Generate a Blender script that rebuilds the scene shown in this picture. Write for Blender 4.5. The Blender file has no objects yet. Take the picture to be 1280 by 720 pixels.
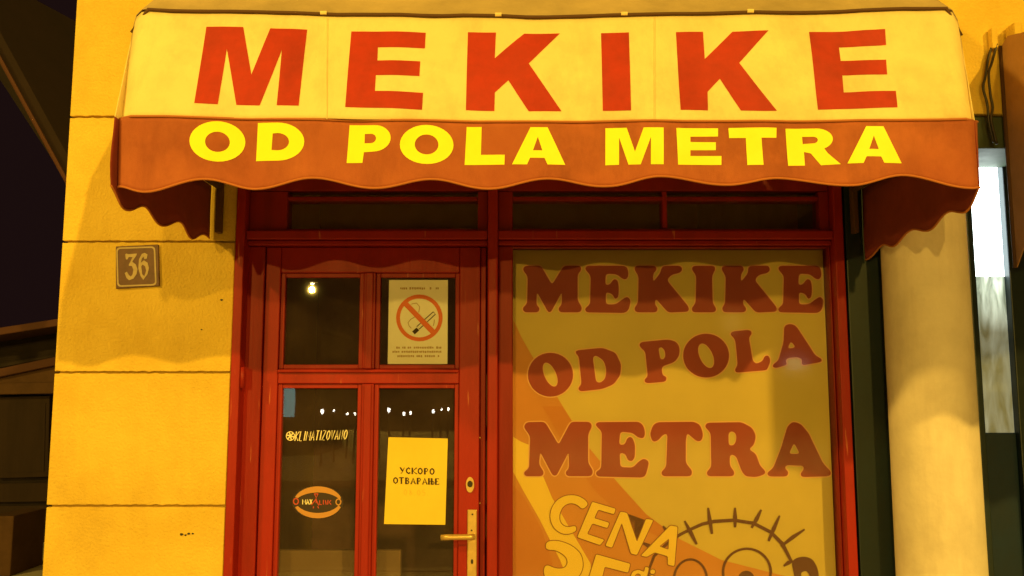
import bpy, bmesh, math, random
from mathutils import Vector, Matrix, noise
from mathutils.geometry import tessellate_polygon
random.seed(7)
S = bpy.context.scene
COL = S.collection
R = math.radians

# ------------------------------------------------------------------ camera, world, exposure
F = 1100.0                      # focal length in photo pixels (1280 wide)
PITCH = R(6.7)
CAM = Vector((0.0, -3.0, 1.5))
cd = bpy.data.cameras.new("camera"); cam = bpy.data.objects.new("camera", cd); COL.objects.link(cam)
cd.sensor_width = 36.0; cd.lens = F / 1280 * 36.0; cd.clip_end = 400; cd.clip_start = 0.05
cam.location = CAM; cam.rotation_euler = (R(90) + PITCH, 0, 0)
S.camera = cam
w = bpy.data.worlds.new("World"); S.world = w; w.use_nodes = True
nt = w.node_tree; bg = nt.nodes["Background"]
sky = nt.nodes.new("ShaderNodeTexSky"); sky.sky_type = 'NISHITA'; sky.sun_disc = False
sky.sun_elevation = R(-9); sky.sun_rotation = R(200)
nt.links.new(sky.outputs[0], bg.inputs[0]); bg.inputs[1].default_value = 0.05
glow = nt.nodes.new("ShaderNodeBackground"); glow.inputs[0].default_value = (1.0, 0.42, 0.40, 1); glow.inputs[1].default_value = 0.010
add = nt.nodes.new("ShaderNodeAddShader")
nt.links.new(bg.outputs[0], add.inputs[0]); nt.links.new(glow.outputs[0], add.inputs[1])
nt.links.new(add.outputs[0], nt.nodes["World Output"].inputs[0])
S.view_settings.view_transform = 'Standard'; S.view_settings.look = 'None'
S.view_settings.exposure = 0.0; S.view_settings.gamma = 1.0
S.cycles.max_bounces = 8

LAMP_COL = (1.0, 0.63, 0.085)
LAMP_A = (Vector((13.0, -22.0, 14.0)), 22500)   # tall mast across the square, right
LAMP_B = (Vector((-8.3, -6.2, 7.0)), 3000)      # near kerb, left

LAMP_C = (Vector((3.0, -19.5, 7.0)), 4300)       # across the square

def U(px, py, Y):
    """point of the vertical plane y = Y seen at photo pixel px, py"""
    c, s = math.cos(PITCH), math.sin(PITCH)
    d = Vector(((px - 640) / F, c - (360 - py) / F * s, s + (360 - py) / F * c))
    t = (Y - CAM.y) / d.y
    return CAM + d * t
def UP(px, py, p0, n):
    c, s = math.cos(PITCH), math.sin(PITCH)
    d = Vector(((px - 640) / F, c - (360 - py) / F * s, s + (360 - py) / F * c))
    return CAM + d * ((p0 - CAM).dot(n) / d.dot(n))

# ------------------------------------------------------------------ materials
def mat(name, col, rough=0.6, metal=0.0, var=0.0, vscale=6.0, bump=0.0, bscale=60.0, col2=None, emit=None, estr=0.0,
        streak=False, bdist=0.01, spec=0.5, detail=6.0, grime=0.0, gscale=(9, 9, 1.1), wear=None, wthr=0.66):
    m = bpy.data.materials.new(name); m.use_nodes = True
    t = m.node_tree; b = t.nodes["Principled BSDF"]
    b.inputs["Roughness"].default_value = rough; b.inputs["Metallic"].default_value = metal
    b.inputs["Specular IOR Level"].default_value = spec
    b.inputs["Base Color"].default_value = (*col, 1)
    tc = t.nodes.new("ShaderNodeTexCoord")
    if var > 0:
        mp = t.nodes.new("ShaderNodeMapping"); t.links.new(tc.outputs["Object"], mp.inputs[0])
        if streak: mp.inputs["Scale"].default_value = (1, 1, 0.12)
        n = t.nodes.new("ShaderNodeTexNoise"); n.inputs["Scale"].default_value = vscale; n.inputs["Detail"].default_value = detail
        n.inputs["Roughness"].default_value = 0.65
        t.links.new(mp.outputs[0], n.inputs["Vector"])
        cr = t.nodes.new("ShaderNodeValToRGB")
        c2 = col2 or tuple(c * (1 - var) for c in col)
        cr.color_ramp.elements[0].position = 0.32; cr.color_ramp.elements[0].color = (*c2, 1)
        cr.color_ramp.elements[1].position = 0.62; cr.color_ramp.elements[1].color = (*col, 1)
        t.links.new(n.outputs[0], cr.inputs[0]); t.links.new(cr.outputs[0], b.inputs["Base Color"])
        rr = t.nodes.new("ShaderNodeMapRange"); rr.inputs[3].default_value = min(1, rough + 0.15); rr.inputs[4].default_value = max(0.05, rough - 0.08)
        t.links.new(n.outputs[0], rr.inputs[0]); t.links.new(rr.outputs[0], b.inputs["Roughness"])
    def src():
        l = [k for k in t.links if k.to_socket == b.inputs["Base Color"]]
        return l[0].from_socket if l else None
    def mixin(fac, colr, blend):
        mx = t.nodes.new("ShaderNodeMix"); mx.data_type = 'RGBA'; mx.blend_type = blend
        t.links.new(fac, mx.inputs[0]); s0 = src()
        if s0: t.links.new(s0, mx.inputs[6])
        else: mx.inputs[6].default_value = (*col, 1)
        mx.inputs[7].default_value = (*colr, 1); t.links.new(mx.outputs[2], b.inputs["Base Color"])
    if grime > 0:
        for sc, lo, hi in ((gscale, .48, .74), ((2.3, 2.3, 2.3), .50, .70)):
            mg = t.nodes.new("ShaderNodeMapping"); mg.inputs["Scale"].default_value = sc; t.links.new(tc.outputs["Object"], mg.inputs[0])
            ng = t.nodes.new("ShaderNodeTexNoise"); ng.inputs["Scale"].default_value = 1; ng.inputs["Detail"].default_value = 7; ng.inputs["Roughness"].default_value = .7
            t.links.new(mg.outputs[0], ng.inputs["Vector"])
            r_ = t.nodes.new("ShaderNodeMapRange"); r_.inputs[1].default_value = lo; r_.inputs[2].default_value = hi; r_.inputs[4].default_value = grime
            t.links.new(ng.outputs[0], r_.inputs[0]); mixin(r_.outputs[0], (.34, .22, .14), 'MULTIPLY')
    if wear:
        mg = t.nodes.new("ShaderNodeMapping"); mg.inputs["Scale"].default_value = (70, 70, 5); t.links.new(tc.outputs["Object"], mg.inputs[0])
        ng = t.nodes.new("ShaderNodeTexNoise"); ng.inputs["Scale"].default_value = 1; ng.inputs["Detail"].default_value = 6; t.links.new(mg.outputs[0], ng.inputs["Vector"])
        r_ = t.nodes.new("ShaderNodeMapRange"); r_.inputs[1].default_value = wthr; r_.inputs[2].default_value = wthr + .05; t.links.new(ng.outputs[0], r_.inputs[0])
        mixin(r_.outputs[0], wear, 'MIX')
    if bump > 0:
        n2 = t.nodes.new("ShaderNodeTexNoise"); n2.inputs["Scale"].default_value = bscale; n2.inputs["Detail"].default_value = 5
        mp2 = t.nodes.new("ShaderNodeMapping"); t.links.new(tc.outputs["Object"], mp2.inputs[0])
        if streak: mp2.inputs["Scale"].default_value = (1, 1, 0.08)
        t.links.new(mp2.outputs[0], n2.inputs["Vector"])
        bp = t.nodes.new("ShaderNodeBump"); bp.inputs["Strength"].default_value = bump; bp.inputs["Distance"].default_value = bdist
        t.links.new(n2.outputs[0], bp.inputs["Height"]); t.links.new(bp.outputs[0], b.inputs["Normal"])
    if emit:
        b.inputs["Emission Color"].default_value = (*emit, 1); b.inputs["Emission Strength"].default_value = estr
    return m
def glass_mat(name, tint=(0.98, 0.985, 0.98), rough=0.0, ior=1.5, haze=0.045):
    m = bpy.data.materials.new(name); m.use_nodes = True; t = m.node_tree; t.nodes.clear()
    o = t.nodes.new("ShaderNodeOutputMaterial"); mx = t.nodes.new("ShaderNodeMixShader")
    tr = t.nodes.new("ShaderNodeBsdfTransparent"); tr.inputs[0].default_value = (*tint, 1)
    gl = t.nodes.new("ShaderNodeBsdfGlossy"); gl.inputs["Roughness"].default_value = rough
    fr = t.nodes.new("ShaderNodeFresnel"); fr.inputs[0].default_value = ior
    tc = t.nodes.new("ShaderNodeTexCoord"); n = t.nodes.new("ShaderNodeTexNoise"); n.inputs["Scale"].default_value = 2.5
    bp = t.nodes.new("ShaderNodeBump"); bp.inputs["Strength"].default_value = 0.04; bp.inputs["Distance"].default_value = 0.01
    t.links.new(tc.outputs["Object"], n.inputs["Vector"]); t.links.new(n.outputs[0], bp.inputs["Height"]); t.links.new(bp.outputs[0], gl.inputs["Normal"])
    t.links.new(fr.outputs[0], mx.inputs[0]); t.links.new(tr.outputs[0], mx.inputs[1]); t.links.new(gl.outputs[0], mx.inputs[2])
    df = t.nodes.new("ShaderNodeBsdfDiffuse"); df.inputs[0].default_value = (0.55, 0.36, 0.30, 1)  # diffuse layer paints night-glow haze onto the glass
    dn = t.nodes.new("ShaderNodeTexNoise"); dn.inputs["Scale"].default_value = 5; dn.inputs["Detail"].default_value = 6; t.links.new(tc.outputs["Object"], dn.inputs["Vector"])
    dr_ = t.nodes.new("ShaderNodeMapRange"); dr_.inputs[1].default_value = .3; dr_.inputs[2].default_value = .75; dr_.inputs[3].default_value = haze * .6; dr_.inputs[4].default_value = haze * 1.5
    t.links.new(dn.outputs[0], dr_.inputs[0]); m2 = t.nodes.new("ShaderNodeMixShader"); t.links.new(dr_.outputs[0], m2.inputs[0])
    t.links.new(mx.outputs[0], m2.inputs[1]); t.links.new(df.outputs[0], m2.inputs[2])
    t.links.new(m2.outputs[0], o.inputs[0]); return m
def emit_mat(name, col, s):
    return mat(name, (0.6, 0.6, 0.6), 0.3, emit=col, estr=s)

M = {}
M['wall'] = mat('yellow_stucco', (0.78, 0.545, 0.085), 0.85, var=0.12, vscale=3.5, bump=0.6, bscale=110, bdist=0.008, detail=8.0, grime=0.17, gscale=(5, 5, .8), col2=(0.68, 0.45, 0.058))
M['joint'] = mat('joint_mortar', (0.50, 0.34, 0.06), 0.9, bump=0.4)
M['red'] = mat('red_gloss_paint', (0.36, 0.014, 0.008), 0.45, spec=0.3, wear=(.5, .13, .06), wthr=.68, grime=0.25, var=0.3, vscale=9, bump=0.25, bscale=120, streak=True, bdist=0.004)
M['shaded_red'] = mat('shaded_red_paint', (0.28, 0.012, 0.008), 0.48, spec=0.3, var=0.3, vscale=9, bump=0.25, bscale=120, streak=True, bdist=0.004)  # same red darkened: painted shade for the recessed window frames
M['glass'] = glass_mat('window_glass', rough=0.008, haze=0.035)
M['clean_glass'] = glass_mat('display_glass', rough=0.07, haze=0.014)
M['cream'] = mat('cream_canvas', (0.90, 0.76, 0.40), 0.8, var=0.22, vscale=2.6, bump=0.3, bscale=260, bdist=0.003, col2=(0.84, 0.66, 0.33), grime=0.26, gscale=(7, 7, 1.6))
M['roofcanvas'] = mat('dusty_dimmed_canvas', (0.50, 0.37, 0.20), 0.85, var=0.3, vscale=4, bump=0.2, bscale=400, bdist=0.003)  # cream cloth dulled by dirt, with grazing-light dimness painted into the colour
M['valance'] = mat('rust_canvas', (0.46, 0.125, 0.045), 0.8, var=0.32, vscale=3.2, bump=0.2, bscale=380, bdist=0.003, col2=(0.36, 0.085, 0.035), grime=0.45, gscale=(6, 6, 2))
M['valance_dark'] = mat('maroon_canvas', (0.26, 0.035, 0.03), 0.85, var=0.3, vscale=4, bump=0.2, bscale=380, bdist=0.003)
M['binding'] = mat('orange_binding', (0.48, 0.155, 0.05), 0.8, bump=0.2, bscale=300, bdist=0.002)
M['sign_red'] = mat('sign_red', (0.50, 0.034, 0.013), 0.55, var=0.2, vscale=14, grime=0.25)
M['sign_yellow'] = mat('sign_yellow', (0.95, 0.95, 0.01), 0.5, var=0.06, vscale=10)
M['poster'] = mat('poster_yellow', (0.70, 0.52, 0.13), 0.6, var=0.12, vscale=2)
M['poster_red'] = mat('poster_red', (0.36, 0.04, 0.022), 0.6, var=0.15, vscale=5)
M['poster_halo'] = mat('poster_outline', (0.85, 0.45, 0.2), 0.6)
M['poster_orange'] = mat('poster_orange', (0.68, 0.27, 0.05), 0.6, var=0.12, vscale=3)
M['poster_dorange'] = mat('poster_dark_orange', (0.64, 0.22, 0.035), 0.6, var=0.12, vscale=3)
M['poster_gold'] = mat('poster_gold', (0.90, 0.62, 0.08), 0.6)
M['poster_brown'] = mat('poster_brown', (0.13, 0.035, 0.02), 0.6)
M['poster_line'] = mat('poster_outline_brown', (0.26, 0.08, 0.015), 0.6)
M['plate'] = mat('enamel_brown', (0.15, 0.06, 0.045), 0.35, var=0.35, vscale=30)
M['plate_pale'] = mat('enamel_pale', (0.52, 0.40, 0.25), 0.4, var=0.2, vscale=40)
M['paper_white'] = mat('white_paper', (0.84, 0.82, 0.76), 0.8, var=0.08, vscale=6)
M['paper_yellow'] = mat('yellow_paper', (0.80, 0.60, 0.065), 0.8, var=0.10, vscale=5)
M['ink'] = mat('printed_ink', (0.05, 0.025, 0.015), 0.8)
M['ink_pale'] = mat('faded_ink', (0.42, 0.28, 0.15), 0.8)
M['ink_faint'] = mat('pencil_mark', (0.66, 0.47, 0.055), 0.8)
M['ring'] = mat('prohibition_red', (0.70, 0.16, 0.05), 0.7)
M['foil'] = mat('sticker_cream', (0.90, 0.80, 0.60), 0.5)
M['foil_orange'] = mat('sticker_orange', (0.52, 0.25, 0.08), 0.5)
M['foil_red'] = mat('sticker_red', (0.50, 0.06, 0.05), 0.5)
M['foil_dark'] = mat('sticker_dark', (0.03, 0.012, 0.01), 0.4)
M['brass'] = mat('worn_brass', (0.72, 0.50, 0.20), 0.36, metal=0.55, var=0.25, vscale=25)
M['dark'] = mat('dark_keyhole', (0.02, 0.012, 0.01), 0.6)
M['steel'] = mat('grey_steel', (0.20, 0.17, 0.15), 0.45, metal=0.6, var=0.2, vscale=20)
M['column'] = mat('cream_plaster', (0.80, 0.70, 0.64), 0.75, var=0.14, vscale=4, bump=0.35, bscale=40, bdist=0.006, grime=0.2, gscale=(10, 10, 1.6))
M['teal'] = mat('dark_teal_metal', (0.008, 0.022, 0.035), 0.4, var=0.3, vscale=7)
M['header'] = mat('dark_green_header', (0.06, 0.085, 0.05), 0.6, var=0.3, vscale=9)
M['navy'] = mat('dark_navy_panel', (0.006, 0.025, 0.07), 0.35, var=0.4, vscale=4)
M['plum'] = mat('plum_panel', (0.07, 0.03, 0.06), 0.5, var=0.3, vscale=4)
M['brown'] = mat('brown_canvas', (0.48, 0.25, 0.11), 0.85, var=0.25, vscale=5, bump=0.2, bscale=300, bdist=0.003)
M['browndark'] = mat('dark_brown_edge', (0.10, 0.045, 0.02), 0.85)
M['cable'] = mat('black_cable', (0.03, 0.02, 0.015), 0.5)
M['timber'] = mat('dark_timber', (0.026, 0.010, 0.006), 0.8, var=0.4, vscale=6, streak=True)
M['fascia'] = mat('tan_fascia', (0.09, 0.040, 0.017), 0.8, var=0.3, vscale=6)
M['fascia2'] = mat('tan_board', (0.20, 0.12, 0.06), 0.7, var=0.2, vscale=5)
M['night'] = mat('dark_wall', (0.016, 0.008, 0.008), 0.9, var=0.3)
M['soffit'] = mat('dark_soffit', (0.020, 0.008, 0.007), 0.9, var=0.3, vscale=2)
M['verge'] = mat('verge_board', (0.07, 0.022, 0.014), 0.8)
M['greenreflect'] = mat('painted_green_reflection', (0.20, 0.23, 0.14), 0.8, var=0.3, vscale=12)
M['tealreflect'] = mat('painted_teal_reflection', (0.045, 0.06, 0.045), 0.7, var=0.4, vscale=9)
M['interior'] = mat('shop_interior', (0.32, 0.16, 0.12), 0.9, var=0.3)
M['pavement'] = mat('pavement_concrete', (0.56, 0.52, 0.46), 0.85, var=0.25, vscale=3, bump=0.3, bscale=30)
M['kerb'] = mat('kerb_stone', (0.36, 0.33, 0.30), 0.8, var=0.2, bump=0.3)
M['square'] = mat('square_paving', (0.30, 0.27, 0.24), 0.85, var=0.25, vscale=2, bump=0.3, bscale=30)
M['asphalt'] = mat('asphalt', (0.09, 0.085, 0.08), 0.75, var=0.3, vscale=5, bump=0.3, bscale=90)
M['pole'] = mat('lamp_pole_paint', (0.12, 0.13, 0.12), 0.5, metal=0.3)
M['lens'] = emit_mat('lit_lamp_lens', LAMP_COL, 40)
M['lens2'] = emit_mat('far_lit_lens', (1.0, 0.82, 0.55), 30)
M['bulb'] = emit_mat('white_bulb', (1.0, 0.95, 0.80), 26)
M['globe'] = emit_mat('warm_globe', (1.0, 0.80, 0.35), 0.5)
M['tube'] = emit_mat('lit_tube', (0.95, 1.0, 0.85), 7)
M['tealwin'] = emit_mat('lit_teal_window', (0.45, 0.95, 0.85), 2.2)
M['litwin'] = emit_mat('lit_white_window', (0.86, 1.0, 0.96), 7.0)

# frosted lower pane, its backlight painted as mottled emission that fades downward
def frost():
    m = bpy.data.materials.new('glowing_film'); m.use_nodes = True; t = m.node_tree; b = t.nodes["Principled BSDF"]
    b.inputs["Base Color"].default_value = (0.3, 0.34, 0.30, 1); b.inputs["Roughness"].default_value = 0.5
    tc = t.nodes.new("ShaderNodeTexCoord"); mp = t.nodes.new("ShaderNodeMapping"); mp.inputs["Scale"].default_value = (26, 26, 5)
    n = t.nodes.new("ShaderNodeTexNoise"); n.inputs["Scale"].default_value = 1.0; n.inputs["Detail"].default_value = 4; n.inputs["Distortion"].default_value = 1.2
    cr = t.nodes.new("ShaderNodeValToRGB")
    cr.color_ramp.elements[0].position = 0.33; cr.color_ramp.elements[0].color = (0.05, 0.075, 0.06, 1)
    cr.color_ramp.elements[1].position = 0.72; cr.color_ramp.elements[1].color = (0.40, 0.46, 0.36, 1)
    t.links.new(tc.outputs["Object"], mp.inputs[0]); t.links.new(mp.outputs[0], n.inputs["Vector"]); t.links.new(n.outputs[0], cr.inputs[0])
    sp = t.nodes.new("ShaderNodeSeparateXYZ"); t.links.new(tc.outputs["Object"], sp.inputs[0])
    mr = t.nodes.new("ShaderNodeMapRange"); mr.inputs[1].default_value = 1.72; mr.inputs[2].default_value = 1.93; mr.inputs[3].default_value = 0.45; mr.inputs[4].default_value = 4.0
    t.links.new(sp.outputs[2], mr.inputs[0]); t.links.new(mr.outputs[0], b.inputs["Emission Strength"]); t.links.new(cr.outputs[0], b.inputs["Emission Color"])
    return m
M['frost'] = frost()

# ------------------------------------------------------------------ mesh helpers
ORG = {}
def root(name, loc, label=None, cat=None, group=None, kind=None):
    o = bpy.data.objects.new(name, None); o.empty_display_size = 0.1; COL.objects.link(o); o.location = loc
    ORG[o.name] = Vector(loc); tag(o, label, cat, group, kind); return o
def tag(o, label=None, cat=None, group=None, kind=None):
    if label: o['label'] = label
    if cat: o['category'] = cat
    if group: o['group'] = group
    if kind: o['kind'] = kind
    return o
class MB:
    def __init__(s): s.v = []; s.f = []
    def quad(s, *p):
        i = len(s.v); s.v += [Vector(q) for q in p]; s.f.append(tuple(range(i, i + len(p)))); return s
    def box(s, x0, x1, y0, y1, z0, z1):
        i = len(s.v)
        s.v += [Vector((x, y, z)) for z in (z0, z1) for (x, y) in ((x0, y0), (x1, y0), (x1, y1), (x0, y1))]
        for f in ((3, 2, 1, 0), (4, 5, 6, 7), (0, 1, 5, 4), (1, 2, 6, 5), (2, 3, 7, 6), (3, 0, 4, 7)):
            s.f.append(tuple(i + k for k in f))
        return s
    def prism(s, front, back):
        n = len(front); i = len(s.v); s.v += [Vector(p) for p in front] + [Vector(p) for p in back]
        s.f.append(tuple(i + k for k in range(n))); s.f.append(tuple(i + n + k for k in reversed(range(n))))
        for k in range(n): s.f.append((i + k, i + n + k, i + n + (k + 1) % n, i + (k + 1) % n))
        return s
    def tube(s, pts, r, n=10, r2=None, caps=True):
        pts = [Vector(p) for p in pts]; rings = []
        for k, p in enumerate(pts):
            a = pts[max(0, k - 1)]; b = pts[min(len(pts) - 1, k + 1)]; d = (b - a).normalized()
            up = Vector((0, 0, 1)) if abs(d.z) < 0.9 else Vector((0, 1, 0))
            e = d.cross(up).normalized(); g = d.cross(e).normalized()
            rr = r if r2 is None else r + (r2 - r) * k / max(1, len(pts) - 1)
            ring = []
            for j in range(n):
                t = 2 * math.pi * j / n; ring.append(len(s.v)); s.v.append(p + e * math.cos(t) * rr + g * math.sin(t) * rr)
            rings.append(ring)
        for a, b in zip(rings, rings[1:]):
            for j in range(n): s.f.append((a[j], a[(j + 1) % n], b[(j + 1) % n], b[j]))
        if caps: s.f.append(tuple(reversed(rings[0]))); s.f.append(tuple(rings[-1]))
        return s
    def lathe(s, cx, cy, prof, n=40):
        rings = []
        for r, z in prof:
            rings.append([len(s.v) + j for j in range(n)])
            s.v += [Vector((cx + r * math.cos(2 * math.pi * j / n), cy + r * math.sin(2 * math.pi * j / n), z)) for j in range(n)]
        for a, b in zip(rings, rings[1:]):
            for j in range(n): s.f.append((a[j], a[(j + 1) % n], b[(j + 1) % n], b[j]))
        s.f.append(tuple(reversed(rings[0]))); s.f.append(tuple(rings[-1])); return s
    def grid(s, rows):
        i = len(s.v); nc = len(rows[0])
        for r in rows: s.v += [Vector(p) for p in r]
        for a in range(len(rows) - 1):
            for b in range(nc - 1):
                k = i + a * nc + b; s.f.append((k, k + 1, k + nc + 1, k + nc))
        return s
    def build(s, name, m, parent=None, bevel=0, smooth=False, solid=0, fixn=True):
        if parent is None:
            lo = Vector([min(v[k] for v in s.v) for k in range(3)]); hi = Vector([max(v[k] for v in s.v) for k in range(3)])
            og = Vector(((lo.x + hi.x) / 2, (lo.y + hi.y) / 2, lo.z))
        else: og = ORG[parent.name]
        me = bpy.data.meshes.new(name); me.from_pydata([tuple(v - og) for v in s.v], [], s.f); me.update()
        if fixn:
            bm = bmesh.new(); bm.from_mesh(me); bmesh.ops.recalc_face_normals(bm, faces=bm.faces); bm.to_mesh(me); bm.free()
        me.materials.append(m if not isinstance(m, str) else M[m])
        o = bpy.data.objects.new(name, me); COL.objects.link(o); ORG[o.name] = og
        if parent is None: o.location = og
        else: o.parent = parent
        if smooth:
            for p in me.polygons: p.use_smooth = True
        if bevel:
            b = o.modifiers.new("bevel", 'BEVEL'); b.width = bevel; b.segments = 2; b.limit_method = 'ANGLE'; b.angle_limit = R(40)
        if solid:
            b = o.modifiers.new("thickness", 'SOLIDIFY'); b.thickness = solid; b.offset = 0
        return o
def pxbox(x0, y0, x1, y1, Yf, Yb, z0=None, z1=None, X0=None, X1=None, mb=None):
    """axis-aligned box whose front face (plane Yf) spans the measured edges"""
    ym = (y0 + y1) / 2; xm = (x0 + x1) / 2
    a = U(x0, ym, Yf).x if X0 is None else X0; b = U(x1, ym, Yf).x if X1 is None else X1
    t = U(xm, y0, Yf).z if z1 is None else z1; u = U(xm, y1, Yf).z if z0 is None else z0
    return (mb or MB()).box(a, b, Yf, Yb, u, t)

def rnd(pts, r, n=4):
    """polygon with corners rounded by radius r"""
    out = []; L = len(pts); P = [Vector(p) for p in pts]
    for i in range(L):
        a, b, c = P[i - 1], P[i], P[(i + 1) % L]
        d1 = min(r, (a - b).length * 0.45); d2 = min(r, (c - b).length * 0.45)
        s = b + (a - b).normalized() * d1; e = b + (c - b).normalized() * d2
        for k in range(n + 1):
            t = k / n; out.append(tuple(s * (1 - t) ** 2 + b * 2 * t * (1 - t) + e * t * t))
    return out
def ell(cx, cy, rx, ry, rot=0, n=36, a0=0, a1=360):
    out = []; full = abs(a1 - a0 - 360) < 1e-6; N = n if full else n + 1
    for k in range(N):
        t = R(a0 + (a1 - a0) * k / n); x = rx * math.cos(t); y = ry * math.sin(t); c, s = math.cos(R(rot)), math.sin(R(rot))
        out.append((cx + x * c - y * s, cy + x * s + y * c))
    return out
def area(p): return sum(p[i - 1][0] * p[i][1] - p[i][0] * p[i - 1][1] for i in range(len(p))) / 2
def grow(p, d):
    """offset polygon outward by d"""
    sg = 1 if area(p) > 0 else -1; out = []
    q = [p[0]]
    for a in p[1:]:
        if (Vector(a) - Vector(q[-1])).length > 1e-3: q.append(a)
    if (Vector(q[0]) - Vector(q[-1])).length < 1e-3: q.pop()
    L = len(q)
    for i in range(L):
        a, b, c = Vector(q[i - 1]), Vector(q[i]), Vector(q[(i + 1) % L])
        n1 = Vector(((b - a).y, -(b - a).x)).normalized(); n2 = Vector(((c - b).y, -(c - b).x)).normalized()
        m = n1 + n2
        if m.length < 1e-4: m = n1
        m = m.normalized(); k = 1 / max(0.6, m.dot(n1)); out.append(tuple(b + m * d * k * sg))
    return out
def flat(loops, fmap, sub=0, mb=None):
    """fill loops (outer + holes) in pixel space and map the mesh onto a surface"""
    mb = mb or MB()
    flatpts = [p for l in loops for p in l]
    tris = tessellate_polygon([[Vector((p[0], p[1], 0)) for p in l] for l in loops])
    pts = [tuple(p) for p in flatpts]; T = [tuple(t) for t in tris]
    for _ in range(sub):
        mid = {}; NT = []
        def m(a, b):
            k = (min(a, b), max(a, b))
            if k not in mid: mid[k] = len(pts); pts.append(((pts[a][0] + pts[b][0]) / 2, (pts[a][1] + pts[b][1]) / 2))
            return mid[k]
        for a, b, c in T:
            x, y, z = m(a, b), m(b, c), m(c, a); NT += [(a, x, z), (x, b, y), (z, y, c), (x, y, z)]
        T = NT
    i = len(mb.v); mb.v += [fmap(*p) for p in pts]
    for a, b, c in T:
        A, B, C = mb.v[i + a], mb.v[i + b], mb.v[i + c]
        mb.f.append((i + a, i + b, i + c) if (B - A).cross(C - A).y < 0 else (i + a, i + c, i + b))
    return mb
def ribbon(pts, wd):
    """polyline -> polygon of width wd (tapering if wd is a list)"""
    P = [Vector(p) for p in pts]; l = []; r = []
    for i, p in enumerate(P):
        a = P[max(0, i - 1)]; b = P[min(len(P) - 1, i + 1)]; d = (b - a).normalized(); n = Vector((-d.y, d.x))
        ww = (wd[i] if isinstance(wd, (list, tuple)) else wd) / 2; l.append(tuple(p + n * ww)); r.append(tuple(p - n * ww))
    return l + r[::-1]
def tf(loops, ox, oy, k): return [[(ox + x / k, oy + y / k) for x, y in l] for l in loops]

# ------------------------------------------------------------------ ground
m = MB().box(-40, 40, -4.45, 12, -0.4, 0.0); tag(m.build('pavement', 'pavement'), kind='structure')
m = MB().box(-40, 40, -4.6, -4.455, -0.4, 0.012); tag(m.build('kerb', 'kerb', bevel=0.01), kind='structure')
m = MB().box(-60, 60, -12.0, -4.6, -0.6, -0.12); tag(m.build('road', 'asphalt'), kind='structure')
m = MB().box(-60, 60, -60, -12.0, -0.4, 0.0); tag(m.build('far_pavement', 'square'), kind='structure')
m = MB().box(-150, 150, -150, 150, -0.9, -0.65); tag(m.build('ground', 'asphalt'), kind='structure')

# ------------------------------------------------------------------ the yellow house
XC = U(72, 400, 0).x                       # left corner of the house
XD = U(287.5, 480, 0).x                    # left edge of the red shop front
XR = U(1063, 480, 0).x                     # right edge of the red shop front
ZT = 2.27                                  # top of the shop front
H = root('yellow_house', (0.8, 4, 0), 'yellow stucco corner house with grooved wall panels behind the striped sign awning', 'house')
joints = [U(180, y, 0).z for y in (632.5, 465.5, 302, 146)]
step = joints[1] - joints[0]
zs = [-0.02, joints[0] - 2 * step, joints[0] - step] + joints + [joints[3] + step * k for k in (1, 2, 3)]
mb = MB().box(XC + 0.012, XD - 0.003, 0.014, 0.30, 0, zs[-1]); mb.build('wall_backing', 'joint', H)
for a, b in zip(zs, zs[1:]):
    if b - a < 0.05: continue
    K_ = 60; jt = lambda i, z: 0.0028 * noise.noise(Vector((i * .45, z * 9, 1))) + .0016 * noise.noise(Vector((i * 1.7, z * 9, 5)))
    lo_ = [(XC + (XD - XC) * i / K_, 0.0, a + .0036 + jt(i, a)) for i in range(K_ + 1)]; hi_ = [(XC + (XD - XC) * i / K_, 0.0, b - .0036 + jt(i, b + 3)) for i in range(K_ + 1)]
    fr = lo_ + hi_[::-1]; MB().prism(fr, [(x, .02, z) for x, y, z in fr]).build('wall_panel', 'wall', H, bevel=0.0025)
MB().box(XC, XC + 0.3, 0.302, 8.0, 0, zs[-1]).build('side_wall', 'wall', H)
MB().box(XD + 0.002, 7.0, 0.002, 0.30, 2.47, zs[-1]).build('upper_wall', 'wall', H)
MB().box(XD + 0.002, XR + 0.02, 0.004, 0.30, ZT + 0.002, 2.468).build('lintel', 'wall', H)
MB().box(XC + 0.3, 7.0, 7.7, 8.0, 0, zs[-1]).build('rear_wall', 'wall', H)
MB().box(6.7, 7.0, 0.302, 7.69, 0, zs[-1]).build('end_wall', 'wall', H)
MB().box(XC - 0.15, 7.2, 0.02, 8.2, zs[-1] + 0.002, zs[-1] + 0.2).build('flat_roof', 'joint', H)
# dark room behind the shop front
MB().box(XC + 0.31, XR + 0.05, 2.6, 2.7, 0, 3).build('room_wall', 'interior', H)
MB().box(XR + 0.06, XR + 0.12, 0.32, 2.7, 0, 3).build('partition', 'interior', H)
MB().box(XC + 0.31, 6.6, 0.31, 2.7, 2.9, 3.0).build('ceiling', 'interior', H)
# small chips and a nail hole in the stucco
for (x, y, r) in ((227, 668, 0.006), (232, 669, 0.004), (236, 667, 0.005), (241, 667, 0.004), (277, 375, 0.005), (252, 412, 0.003)):
    p = U(x, y, 0); ring = [(p.x + r * math.cos(t) * (1 + .3 * math.sin(3 * t + x)), -.0012, p.z + .7 * r * math.sin(t)) for t in [2 * math.pi * k / 9 for k in range(9)]]
    MB().prism(ring, [(a, .001, c) for a, b, c in ring]).build('wall_chip', 'dark', H)
# tan board standing inside close behind the lower panes
o = MB().box(U(310, 690, .16).x, U(501, 690, .16).x, .16, .19, 0, U(420, 688, .16).z).build('leaning_board', 'fascia2', bevel=.004)
tag(o, 'plain tan board standing inside the dark shop behind the lower door panes', 'board')

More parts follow.
